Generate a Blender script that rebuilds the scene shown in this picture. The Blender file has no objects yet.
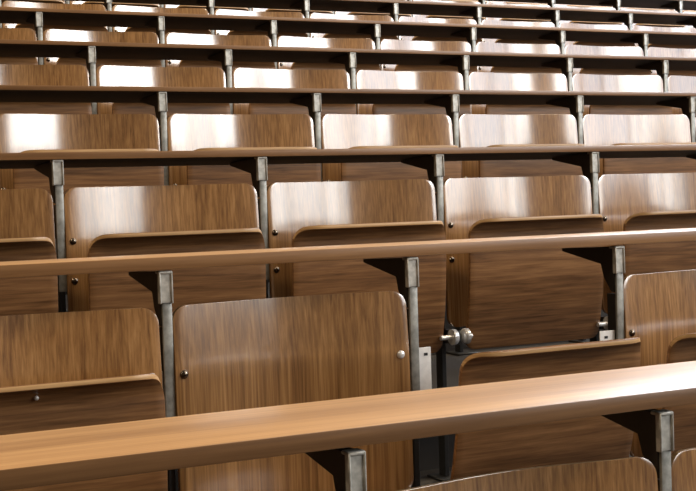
import bpy, bmesh, math, random
from mathutils import Vector, Matrix
C = bpy.context.scene.collection
rnd = random.Random(5)

# ------------------------------------------------------------------ measures
S, D, H, X0 = 0.55, 0.80458, 0.24, 0.1823        # seat pitch, row depth, row rise, column origin
DZ = {0: .0088, 1: -.0090, 2: -.0020}             # small level differences of the nearest rows
GAP = {0: .008, 1: .003}                          # packing under the nearest planks
CAM = Vector((-1.18196, -1.62969, 0.364117))
YAW, PITCH, ROLL, F = 0.4624567, -0.0373783, -0.0304675, 1304.6
LAST = 8
FLOOR_DROP = 0.94                                 # desk support top above the step its seats stand on

def lev(r): return H * r + DZ.get(r, 0)

# ------------------------------------------------------------------ materials
def node_mat(name):
    m = bpy.data.materials.new(name); m.use_nodes = True
    nt = m.node_tree; nt.nodes.clear()
    out = nt.nodes.new('ShaderNodeOutputMaterial'); b = nt.nodes.new('ShaderNodeBsdfPrincipled')
    nt.links.new(b.outputs[0], out.inputs[0])
    return m, nt, b

def wood(name, dark, mid, light, scale, rough, coat, coat_rough, bump=.12, figure=0.36, coat_ior=1.5):
    m, nt, b = node_mat(name); N = nt.nodes.new; L = nt.links.new
    tc = N('ShaderNodeTexCoord'); oi = N('ShaderNodeObjectInfo')
    mul = N('ShaderNodeVectorMath'); mul.operation = 'SCALE'; mul.inputs['Scale'].default_value = 37.0
    cmb = N('ShaderNodeCombineXYZ')
    for i in range(3): L(oi.outputs['Random'], cmb.inputs[i])
    L(cmb.outputs[0], mul.inputs[0])
    add = N('ShaderNodeVectorMath'); add.operation = 'ADD'
    L(tc.outputs['Object'], add.inputs[0]); L(mul.outputs[0], add.inputs[1])
    def noise(sc, detail, dist, rg=.6):
        mp = N('ShaderNodeMapping'); mp.inputs['Scale'].default_value = sc
        L(add.outputs[0], mp.inputs[0])
        n = N('ShaderNodeTexNoise'); n.inputs['Scale'].default_value = 1.0
        n.inputs['Detail'].default_value = detail; n.inputs['Roughness'].default_value = rg
        n.inputs['Distortion'].default_value = dist
        L(mp.outputs[0], n.inputs[0]); return n
    fine = noise(tuple(s * 1.0 for s in scale), 5, .3)
    broad = noise(tuple(s * .14 for s in scale), 3, .9)
    mix = N('ShaderNodeMix'); mix.data_type = 'FLOAT'; mix.inputs[0].default_value = figure
    L(fine.outputs[0], mix.inputs[2]); L(broad.outputs[0], mix.inputs[3])
    cr = N('ShaderNodeValToRGB'); e = cr.color_ramp.elements
    e[0].position = .34; e[0].color = (*dark, 1); e[1].position = .68; e[1].color = (*light, 1)
    k = cr.color_ramp.elements.new(.5); k.color = (*mid, 1)
    L(mix.outputs[0], cr.inputs[0])
    # every board its own tone
    hsv = N('ShaderNodeHueSaturation'); mr = N('ShaderNodeMapRange')
    mr.inputs[3].default_value = .86; mr.inputs[4].default_value = 1.12
    L(oi.outputs['Random'], mr.inputs[0]); L(mr.outputs[0], hsv.inputs['Value'])
    L(cr.outputs[0], hsv.inputs['Color']); L(hsv.outputs[0], b.inputs['Base Color'])
    b.inputs['Roughness'].default_value = rough; b.inputs['Specular IOR Level'].default_value = .2
    b.inputs['Coat IOR'].default_value = coat_ior; b.inputs['Coat Weight'].default_value = coat; b.inputs['Coat Roughness'].default_value = coat_rough
    bp = N('ShaderNodeBump'); bp.inputs['Strength'].default_value = bump; bp.inputs['Distance'].default_value = .0012
    L(fine.outputs[0], bp.inputs['Height']); L(bp.outputs[0], b.inputs['Normal'])
    return m

def metal(name, col, rough, metallic=1.0, var=.12, scale=60):
    m, nt, b = node_mat(name); N = nt.nodes.new; L = nt.links.new
    tc = N('ShaderNodeTexCoord'); n = N('ShaderNodeTexNoise'); n.inputs['Scale'].default_value = scale
    n.inputs['Detail'].default_value = 4; L(tc.outputs['Object'], n.inputs[0])
    cr = N('ShaderNodeValToRGB'); e = cr.color_ramp.elements
    e[0].position = .35; e[0].color = (*[c * (1 - var) for c in col], 1)
    e[1].position = .65; e[1].color = (*[min(1, c * (1 + var)) for c in col], 1)
    L(n.outputs[0], cr.inputs[0]); L(cr.outputs[0], b.inputs['Base Color'])
    b.inputs['Metallic'].default_value = metallic; b.inputs['Roughness'].default_value = rough
    return m

M_BACK = wood('backrest_veneer', (.135, .057, .016), (.275, .134, .042), (.44, .236, .088), (190, 190, 4), .36, 1.0, .15, coat_ior=2.15)
M_SEAT = wood('seat_veneer', (.085, .037, .013), (.185, .086, .032), (.31, .155, .062), (6, 110, 110), .40, .35, .25)
M_DESK = wood('desk_beech', (.27, .14, .055), (.38, .21, .086), (.49, .29, .125), (3.0, 90, 90), .45, .5, .48, .08, .6)
M_EDGE = wood('bare_plywood_edge', (.30, .17, .07), (.42, .25, .11), (.55, .35, .17), (8, 8, 300), .4, .3, .3)
M_EDGE_SHADE = wood('shaded_desk_edge', (.12, .057, .021), (.19, .095, .037), (.27, .145, .06), (3.0, 90, 90), .42, .5, .35, .08, .5)  # desk wood darkened, its colour carries the shade of the front face
M_UNDER = metal('desk_underside_shade', (.030, .021, .015), .6, 0, .15, 30)
M_POST = metal('galvanised_steel', (.26, .258, .235), .42, .35, .25)
M_SLEEVE = metal('worn_bright_steel', (.46, .455, .42), .42, .35, .25)
M_BRACKET = metal('black_steel_and_shade', (.012, .012, .012), .5, 0, .2)
M_PLATE = metal('zinc_plate', (.88, .87, .85), .35, .25, .06)
M_BOLT = metal('dark_bronze_bolt', (.16, .13, .10), .22, 1, .05)
M_HINGE = metal('bright_hinge', (.80, .80, .80), .25, .45, .05)
M_HOLE = metal('dark_hole', (.01, .01, .01), .8, 0)
M_FLOOR = metal('grey_linoleum', (.022, .017, .013), .7, 0, .15, 9)
M_WALL = metal('white_plaster', (.09, .068, .048), .85, 0, .04, 5)
M_CEIL = metal('ceiling_plaster', (.20, .17, .14), .9, 0, .03, 5)
M_FRAME = metal('window_frame_paint', (.7, .7, .68), .5, 0, .03)

# ------------------------------------------------------------------ builders
def obj(name, me_or_bm, mat=None, parent=None, edge=None):
    if isinstance(me_or_bm, bmesh.types.BMesh):
        bm = me_or_bm
        bmesh.ops.recalc_face_normals(bm, faces=bm.faces)
        me = bpy.data.meshes.new(name); bm.to_mesh(me); bm.free()
        me.materials.append(mat)
        if edge: me.materials.append(edge)
        for p in me.polygons: p.use_smooth = True
        me.set_sharp_from_angle(angle=math.radians(38))
    else: me = me_or_bm
    o = bpy.data.objects.new(name, me); C.objects.link(o)
    if parent: o.parent = parent
    return o

def empty(name, loc=(0, 0, 0)):
    o = bpy.data.objects.new(name, None); o.empty_display_size = .05
    C.objects.link(o); o.location = loc; return o

def tag(o, label=None, cat=None, group=None, kind=None):
    for k, v in (('label', label), ('category', cat), ('group', group), ('kind', kind)):
        if v: o[k] = v
    return o

def copy_tree(o, parent=None):
    c = o.copy(); C.objects.link(c)
    if parent: c.parent = parent
    for ch in list(o.children): copy_tree(ch, c)
    return c

def box(bm, x0, x1, y0, y1, z0, z1, bevel=0.0, seg=2):
    vs = [bm.verts.new((x, y, z)) for x in (x0, x1) for y in (y0, y1) for z in (z0, z1)]
    fs = [bm.faces.new([vs[i] for i in q]) for q in
          ((0, 1, 3, 2), (4, 6, 7, 5), (0, 4, 5, 1), (2, 3, 7, 6), (0, 2, 6, 4), (1, 5, 7, 3))]
    if bevel:
        es = {e for f in fs for e in f.edges}
        bmesh.ops.bevel(bm, geom=list(es), offset=bevel, segments=seg, affect='EDGES', profile=.5)
    return bm

def prism_yz(bm, pts, x0, x1, bevel=0.0):
    a = [bm.verts.new((x0, y, z)) for y, z in pts]; b = [bm.verts.new((x1, y, z)) for y, z in pts]
    n = len(pts); fs = [bm.faces.new(a), bm.faces.new(b[::-1])]
    for i in range(n): fs.append(bm.faces.new((a[i], b[i], b[(i + 1) % n], a[(i + 1) % n])))
    if bevel:
        bmesh.ops.bevel(bm, geom=list({e for f in fs for e in f.edges}), offset=bevel, segments=1, affect='EDGES')
    return bm

def cyl(bm, c, axis, r, h, seg=20, dome=0.0):
    """closed turned piece from c along axis; dome > 0 rounds the far end over that height"""
    ax = Vector(axis).normalized(); t = ax.orthogonal().normalized(); b = ax.cross(t)
    prof = [(r, 0), (r, max(h - dome, 0.0))]
    if dome:
        for k in range(1, 5):
            a = k / 5 * math.pi / 2
            prof.append((r * math.cos(a), h - dome + dome * math.sin(a)))
    rings = []
    for rr, hh in prof:
        rings.append([bm.verts.new(Vector(c) + ax * hh + (t * math.cos(q) + b * math.sin(q)) * rr)
                      for q in [2 * math.pi * i / seg for i in range(seg)]])
    for A, B in zip(rings, rings[1:]):
        for i in range(seg): bm.faces.new((A[i], A[(i + 1) % seg], B[(i + 1) % seg], B[i]))
    bm.faces.new(rings[0][::-1]); bm.faces.new(rings[-1])
    return bm

def sheet(fn, us, vs, thick, bevel):
    """bent plywood: fn(u, v) gives the front face, thickness goes along the normal away from it"""
    bm = bmesh.new(); e = 1e-4
    F, B = [], []
    for v in vs:
        rf, rb = [], []
        for u in us:
            p = Vector(fn(u, v))
            um = Vector(fn(min(u + e, 1), v)) - Vector(fn(max(u - e, 0), v))
            vm = Vector(fn(u, min(v + e, 1))) - Vector(fn(u, max(v - e, 0)))
            um.normalize(); n = um.cross(vm); n.normalize()
            rf.append(bm.verts.new(p)); rb.append(bm.verts.new(p - n * thick))
        F.append(rf); B.append(rb)
    nu, nv = len(us), len(vs)
    for j in range(nv - 1):
        for i in range(nu - 1):
            bm.faces.new((F[j][i], F[j][i + 1], F[j + 1][i + 1], F[j + 1][i]))
            bm.faces.new((B[j][i], B[j + 1][i], B[j + 1][i + 1], B[j][i + 1]))
    rim = [(0, i) for i in range(nu)] + [(j, nu - 1) for j in range(1, nv)] + \
          [(nv - 1, i) for i in range(nu - 2, -1, -1)] + [(j, 0) for j in range(nv - 2, 0, -1)]
    es = []
    for a, b in zip(rim, rim[1:] + rim[:1]):
        f = bm.faces.new((F[a[0]][a[1]], B[a[0]][a[1]], B[b[0]][b[1]], F[b[0]][b[1]]))
        f.material_index = int(min(vs[a[0]], vs[b[0]]) > .86)
        for ed in f.edges:
            vs_ = set(ed.verts)
            if vs_ == {F[a[0]][a[1]], F[b[0]][b[1]]} or vs_ == {B[a[0]][a[1]], B[b[0]][b[1]]}: es.append(ed)
    bmesh.ops.recalc_face_normals(bm, faces=bm.faces)
    if bevel: bmesh.ops.bevel(bm, geom=es, offset=bevel, segments=2, affect='EDGES', profile=.5, clamp_overlap=True)
    return bm

def rounded_rows(length, r0, r1, n=14):
    """distances along a length, dense where the corners at both ends are rounded"""
    out = set()
    for k in range(9):
        a = k / 8 * math.pi / 2
        if r0: out.add(round(r0 * (1 - math.cos(a)), 6))
        if r1: out.add(round(length - r1 * (1 - math.cos(a)), 6))
    for k in range(n + 1): 
        q = r0 + (length - r0 - r1) * k / n
        out.add(round(q, 6))
    out = sorted(out); res = [out[0]]
    for q in out[1:]:
        if q - res[-1] > 2e-5: res.append(q)
    return res

def inset(d, r):
    d = max(0.0, d)
    return 0.0 if d >= r or r == 0 else r - math.sqrt(max(0.0, r * r - (r - d) ** 2))

# ---- backrest: plywood bowed away from the sitter's side, upright grain
BW, BZ1, BZ0, BOW = 0.5215, -0.070, -0.500, 0.034
BR = 0.032
def lean(z):
    return -.08 * (z + .2) if z > -.2 else -.012 * (z + .2)
def bow(q):                                        # hollow in the middle, flattening again at both edges
    return BOW * (.3 * (1 - q * q) + .7 * (.5 + .5 * math.cos(math.pi * max(-1, min(1, q)))))
def back_fn(u, v):
    L = BZ1 - BZ0; z = BZ0 + v * L
    ins = max(inset(z - BZ0, .03), inset(BZ1 - z, BR))
    half = BW / 2 - ins
    x = (2 * u - 1) * half
    q = 2 * x / BW
    y = -.013 + bow(q) - lean(z)      # slight recline of the upper part
    return (x + S / 2 - .0048, y, z)
def backrest_bm():
    L = BZ1 - BZ0
    vs = [q / L for q in rounded_rows(L, .03, BR, 12)]
    us = [i / 36 for i in range(37)]
    return sheet(back_fn, us, vs, .011, .002)

# ---- seat: tipped up, underside to the front, its front lip curled over
SW, SX = 0.471, .006
def seat_profile():
    pts = [(-.044, -.565), (-.057, -.51), (-.071, -.44), (-.079, -.37), (-.083, -.31), (-.0845, -.252)]
    c = (-.1205, -.2405); R = .036
    for k in range(1, 11):
        a = math.radians(-8 + 88 * k / 10)
        pts.append((c[0] + R * math.cos(a), c[1] + R * math.sin(a) + .006))
    pts.append((-.129, -.1975))
    return pts
SP = seat_profile()
SLEN = [0.0]
for a, b in zip(SP, SP[1:]): SLEN.append(SLEN[-1] + math.hypot(b[0] - a[0], b[1] - a[1]))
def seat_at(d):
    for i in range(len(SP) - 1):
        if d <= SLEN[i + 1] or i == len(SP) - 2:
            t = (d - SLEN[i]) / (SLEN[i + 1] - SLEN[i])
            return SP[i][0] + (SP[i + 1][0] - SP[i][0]) * t, SP[i][1] + (SP[i + 1][1] - SP[i][1]) * t
def seat_fn(u, v):
    d = v * SLEN[-1]; y, z = seat_at(d)
    ins = max(inset(d, .03), inset(SLEN[-1] - d, .075))
    x = (2 * u - 1) * (SW / 2 - ins)
    return (x + S / 2 + SX, y, z)
def seat_bm():
    rows = set(rounded_rows(SLEN[-1], .03, .075, 10)) | set(SLEN)
    rows = sorted(rows); rr = [rows[0]]
    for q in rows[1:]:
        if q - rr[-1] > 6e-4: rr.append(q)
    rr[-1] = SLEN[-1]
    us = [i / 24 for i in range(25)]
    return sheet(seat_fn, us, [q / SLEN[-1] for q in rr], .011, .002)

def make_seat(with_back=True):
    t = empty('folding_seat')
    if with_back:
        b = obj('backrest', backrest_bm(), M_BACK, t, M_EDGE)
        for x in (.0265, S - .0385):
            for z in (-.205, -.305):
                u = (x - S / 2 + .0048) / BW * 2
                y = -.013 + bow(u) - lean(z)
                bm = bmesh.new(); cyl(bm, (x, y + .002, z), (0, -1, 0), .0088, .0075, 20, .0055)
                obj('bolt', bm, M_BOLT if x < .2 else M_HINGE, b)
    s = obj('seat', seat_bm(), M_SEAT, t, M_EDGE)
    for x, sx, off in ((S / 2 + SX - SW / 2, -1, .002), (S / 2 + SX + SW / 2, 1, .024)):
        bm = bmesh.new(); cyl(bm, (x - sx * .012, -.060, -.522), (sx, 0, 0), .007, off + .016, 16)
        cyl(bm, (x + sx * off, -.060, -.522), (sx, 0, 0), .0225, .020, 28, .010)
        obj('hinge', bm, M_HINGE, s)
    return t

# ---- the steel support between two seats
def make_post():
    t = empty('bench_post')
    bm = bmesh.new(); box(bm, -.0120, .0085, -.008, -.001, -.33, -.03, .002); obj('upright', bm, M_POST, t)  # cut short where the post drops into shadow
    bm = bmesh.new(); box(bm, -.008, .006, -.001, .034, -FLOOR_DROP + .008, -.112, .001, 1); obj('shaded_lower_post', bm, M_BRACKET, t)  # black below the upright, stands in for shade on the lower post
    bm = bmesh.new()
    # channel cap: two flanges, a crown and a recessed web
    box(bm, -.0185, -.0145, -.015, -.002, -.064, -.001, .0015, 1)
    box(bm, .0055, .0095, -.015, -.002, -.064, -.001, .0015, 1)
    box(bm, -.0185, .0095, -.015, .010, -.006, 0, .0018, 1)
    box(bm, -.0155, .0070, -.0115, -.002, -.062, -.002, 0)
    obj('sleeve', bm, M_SLEEVE, t)
    bm = bmesh.new()
    prism_yz(bm, [(-.002, -.0012), (.200, -.0095), (.200, -.017), (.046, -.042), (.038, -.074), (.010, -.108), (-.002, -.108)], -.014, .008, .0012)
    obj('bracket', bm, M_BRACKET, t)
    for x0, x1, hx in ((.0110, .0420, .0290), (-.0560, -.0125, -.0385)):
        bm = bmesh.new(); box(bm, x0, x1, .0012, .0052, -.310, -.196, .0008, 1)
        p = obj('mounting_plate', bm, M_PLATE, t)
        bm = bmesh.new()
        box(bm, hx - .0045, hx + .0045, .0004, .0030, -.2140, -.2080)
        obj('slot', bm, M_HOLE, p)
    bm = bmesh.new(); box(bm, .002, .018, -.064, .0, -.545, -.505, .003); obj('hinge_arm', bm, M_BRACKET, t)
    bm = bmesh.new(); box(bm, -.035, .055, -.035, .060, -FLOOR_DROP, -FLOOR_DROP + .008, .002, 1); obj('foot_plate', bm, M_BRACKET, t)
    return t

# ------------------------------------------------------------------ which seats and posts the picture shows
cy, sy, cp, sp = math.cos(YAW), math.sin(YAW), math.cos(PITCH), math.sin(PITCH)
FWD = Vector((sy * cp, cy * cp, sp)); RIGHT0 = Vector((cy, -sy, 0)); UP0 = RIGHT0.cross(FWD)
RIGHT = math.cos(ROLL) * RIGHT0 + math.sin(ROLL) * UP0; UP = -math.sin(ROLL) * RIGHT0 + math.cos(ROLL) * UP0
def px(p):
    d = Vector(p) - CAM; z = d.dot(FWD)
    return 348 + F * d.dot(RIGHT) / z, 245.5 - F * d.dot(UP) / z

ORD = ['first', 'second', 'third', 'fourth', 'fifth', 'sixth', 'seventh', 'eighth', 'ninth', 'tenth', 'eleventh', 'twelfth']
ROW = ['nearest row', 'second nearest row', 'third nearest row', 'fourth nearest row', 'fifth nearest row',
       'sixth nearest row', 'seventh nearest row', 'eighth nearest row', 'ninth nearest row']

def seat_seen(r, k):
    x0, y, z = X0 + k * S, r * D, lev(r)
    a = px((x0 + .016, y, z - .08))[0]; b = px((x0 + S - .016, y, z - .08))[0]
    if r == 1: b = max(b, 0)
    return b > 3 and a < 694

proto = make_seat(); proto_bare = make_seat(False); post_proto = make_post()
used = {'p': False, 'b': False, 'q': False}
def take(p, key):
    if not used[key]: used[key] = True; return p
    return copy_tree(p)

TILT = {(1, -2): -3.0, (1, 0): 6.5, (1, 1): 7.5}     # how far single seats sag forward from upright
row_span = {}
for r in range(LAST + 1):
    ks = [k for k in range(-8, 16) if seat_seen(r, k)]
    row_span[r] = (ks[0] - 1, ks[-1] + 1)
    shown = [k for k in ks if r == 0 or px((X0 + (k + .6) * S, (r - 1) * D - .018, lev(r - 1) + .018))[1] > 1.5]
    # seats (one more at either end of each row stands outside the frame)
    for k in range(ks[0] - 1, ks[-1] + 2):
        bare = (r == 1 and k == 0); down = (r == 1 and k == -1)
        t = take(proto_bare, 'b') if bare else take(proto, 'p')
        t.location = (X0 + k * S, r * D, lev(r))
        if k < ks[0]: lab = f'wooden tip-up seat just past the left picture edge in the {ROW[r]}'
        elif k > ks[-1]: lab = f'wooden tip-up seat just past the right picture edge in the {ROW[r]}'
        elif k not in shown: lab = f'wooden tip-up seat above the top picture edge in the {ROW[r]}'
        elif bare: lab = 'broken tip-up seat without backrest in the second nearest row, right of the bare zinc plate'
        elif down: lab = 'large bowed wooden backrest with its seat folded down in the second nearest row'
        else: lab = f'bowed wooden tip-up seat, {ORD[shown.index(k)]} visible from the left in the {ROW[r]}'
        tag(t, lab, 'seat', 'wooden tip-up seats in the tiered rows')
        tilt = 84 if down else TILT.get((r, k), 0)
        if tilt:
            for ch in t.children:
                if ch.name.startswith('seat'):
                    piv = Vector((0, -.058, -.522))
                    ch.matrix_local = Matrix.Translation(piv) @ Matrix.Rotation(math.radians(tilt), 4, 'X') @ Matrix.Translation(-piv)
        if (r, k) == (1, -2):
            bm = bmesh.new(); cyl(bm, (.272, -.0875, -.215), (0, -1, 0), .0042, .010, 14, .003)
            obj('screw', bm, M_PLATE, [c for c in t.children if c.name.startswith('seat')][0])
    # posts
    pk = []
    for k in range(ks[0] - 1, ks[-1] + 3):
        u = px((X0 + k * S + .005, r * D, lev(r) - .03))
        w = px((X0 + k * S, r * D - .015, lev(r) - .02))
        pk.append((k, -4 < u[0] < 700 and w[1] > 1))
    vis = [k for k, s in pk if s]
    for k, s in pk:
        t = take(post_proto, 'q'); t.location = (X0 + k * S, r * D, lev(r))
        if s: lab = f'grey steel post, {ORD[vis.index(k)]} visible from the left in the {ROW[r]}'
        else:
            u = px((X0 + k * S + .005, r * D, lev(r) - .03))
            side = 'left of' if u[0] <= -4 else 'right of' if u[0] >= 700 else 'above'
            lab = f'grey steel post just {side} the visible part of the {ROW[r]}'
        tag(t, lab, 'post', 'steel posts between the seats')
    # the writing desk over this row's backrests
    a, b = X0 + (ks[0] - 1) * S - .12, X0 + (ks[-1] + 2) * S + .12
    th = {0: .026, 1: .024, 2: .018}.get(r, .015)
    d = empty('writing_desk', ((a + b) / 2, r * D, lev(r)))
    for nm, y0, y1, mt in (('plank', -.0145, .300, M_DESK), ('shaded_edge', -.018, -.0145, M_EDGE_SHADE)):  # the thin front strip is the same wood with painted shade
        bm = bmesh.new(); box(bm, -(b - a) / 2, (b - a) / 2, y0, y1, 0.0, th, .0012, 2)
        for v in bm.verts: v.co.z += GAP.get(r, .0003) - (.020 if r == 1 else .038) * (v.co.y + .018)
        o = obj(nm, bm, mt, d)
        if nm == 'plank':                            # shade under the desk, painted dark on the bottom faces
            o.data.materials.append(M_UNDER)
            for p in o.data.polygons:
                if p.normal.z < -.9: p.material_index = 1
    look = 'wide brown wooden desk plank crossing the bottom of the picture' if r == 0 else \
           f'long brown wooden desk plank on steel posts above the {ROW[r]}'
    tag(d, look, 'desk', 'wooden desk planks of the tiers')

# ------------------------------------------------------------------ the hall
XL, XR, YF, YB, ZC = -7.0, 7.1, -12.0, (LAST + 1) * D + 2.2, 6.8
def struct(name, bm, m, parent=None):
    o = obj(name, bm, m, parent)
    if not parent: o['kind'] = 'structure'
    return o
def step_z(r): return lev(r) - FLOOR_DROP
# stepped floor, one closed block
pts = [(YF, step_z(0)), (D * 0 + .14, step_z(0))]
for r in range(1, LAST + 2):
    z = step_z(r) if r <= LAST else H * r - FLOOR_DROP
    pts += [((r - 1) * D + .14, z), (r * D + .14 if r <= LAST else YB, z)]
pts += [(YB, -1.6), (YF, -1.6)]
bm = bmesh.new(); prism_yz(bm, pts, XL, XR); struct('floor', bm, M_FLOOR)
bm = bmesh.new(); box(bm, XL, XR, YF, YB, ZC, ZC + .2); struct('ceiling', bm, M_CEIL)
bm = bmesh.new(); box(bm, XL - .2, XL, YF, YB, -1.6, ZC); struct('wall_left', bm, M_WALL)
bm = bmesh.new(); box(bm, XL - .2, XR + .2, YB, YB + .2, -1.6, ZC); struct('wall_back', bm, M_WALL)
bm = bmesh.new(); box(bm, XL - .2, XR + .2, YF - .2, YF, -1.6, ZC); struct('wall_front', bm, M_WALL)

WZ0, ZT, WZ1 = 1.15, 3.1, 5.2
WINS = [(-11.5 + 2.85 * i, -11.5 + 2.85 * i + 2.65) for i in range(7)]
bm = bmesh.new()
box(bm, XR, XR + .2, YF, YB, -1.6, WZ0); box(bm, XR, XR + .2, YF, YB, WZ1, ZC)
edges = [YF] + [e for w in WINS for e in w] + [YB]
for a, b in zip(edges[0::2], edges[1::2]): box(bm, XR, XR + .2, a, b, WZ0, WZ1)
struct('wall_right', bm, M_WALL)
WIN_POWER = [160, 290, 270, 210, 160, 280, 400]
WIN_COL = [(1, .97, .92), (1, .97, .92), (1, .97, .93), (.95, .97, 1), (.86, .92, 1), (.80, .89, 1), (.80, .89, 1)]
for i, (a, b) in enumerate(WINS):
    bm = bmesh.new(); t = .06
    box(bm, XR + .10, XR + .16, a, a + t, WZ0, WZ1); box(bm, XR + .10, XR + .16, b - t, b, WZ0, WZ1)
    box(bm, XR + .10, XR + .16, a, b, WZ0, WZ0 + t); box(bm, XR + .10, XR + .16, a, b, WZ1 - t, WZ1)
    box(bm, XR + .10, XR + .16, (a + b) / 2 - .03, (a + b) / 2 + .03, WZ0, WZ1)
    box(bm, XR + .10, XR + .16, a, b, ZT - .03, ZT + .03)
    struct('window_%d' % (i + 1), bm, M_FRAME)
    # daylight enters through a shaded lower and a clear upper pane
    for z0, z1, dens in ((WZ0, ZT, 1.15), (ZT, WZ1, 3.9)):
        l = bpy.data.lights.new('daylight', 'AREA'); l.shape = 'RECTANGLE'
        l.size = z1 - z0 - .06; l.size_y = b - a - .1
        l.energy = WIN_POWER[i] * dens * l.size * l.size_y * .05; l.color = WIN_COL[i]
        o = bpy.data.objects.new('daylight', l); C.objects.link(o)
        o.location = (XR + .05, (a + b) / 2, (z0 + z1) / 2); o.rotation_euler = (0, math.radians(90), 0)

for x in (-4.6, 4.4):
    for y in (-2.2, 1.4, 5.0):
        l = bpy.data.lights.new('ceiling_lamp', 'AREA'); l.shape = 'RECTANGLE'
        l.size = 1.2; l.size_y = 1.2; l.energy = 215; l.color = (1.0, .80, .55)
        o = bpy.data.objects.new('ceiling_lamp', l); C.objects.link(o); o.location = (x, y, ZC - .05)

w = bpy.data.worlds.new('sky'); bpy.context.scene.world = w; w.use_nodes = True
bg = w.node_tree.nodes['Background']; sky = w.node_tree.nodes.new('ShaderNodeTexSky')
sky.sky_type = 'NISHITA'; sky.sun_disc = False; sky.sun_elevation = math.radians(35)
w.node_tree.links.new(sky.outputs[0], bg.inputs[0]); bg.inputs[1].default_value = .15

# ------------------------------------------------------------------ camera and view
cam = bpy.data.cameras.new('camera'); co = bpy.data.objects.new('camera', cam); C.objects.link(co)
cam.sensor_fit = 'HORIZONTAL'; cam.sensor_width = 36; cam.lens = 36 * F / 696; cam.clip_start = .02
m = Matrix((RIGHT, UP, -FWD)).transposed().to_4x4(); m.translation = CAM; co.matrix_world = m
sc = bpy.context.scene; sc.camera = co
sc.view_settings.view_transform = 'Standard'; sc.view_settings.look = 'None'
sc.view_settings.gamma = 1; sc.view_settings.use_curve_mapping = False; sc.view_settings.exposure = 0.0
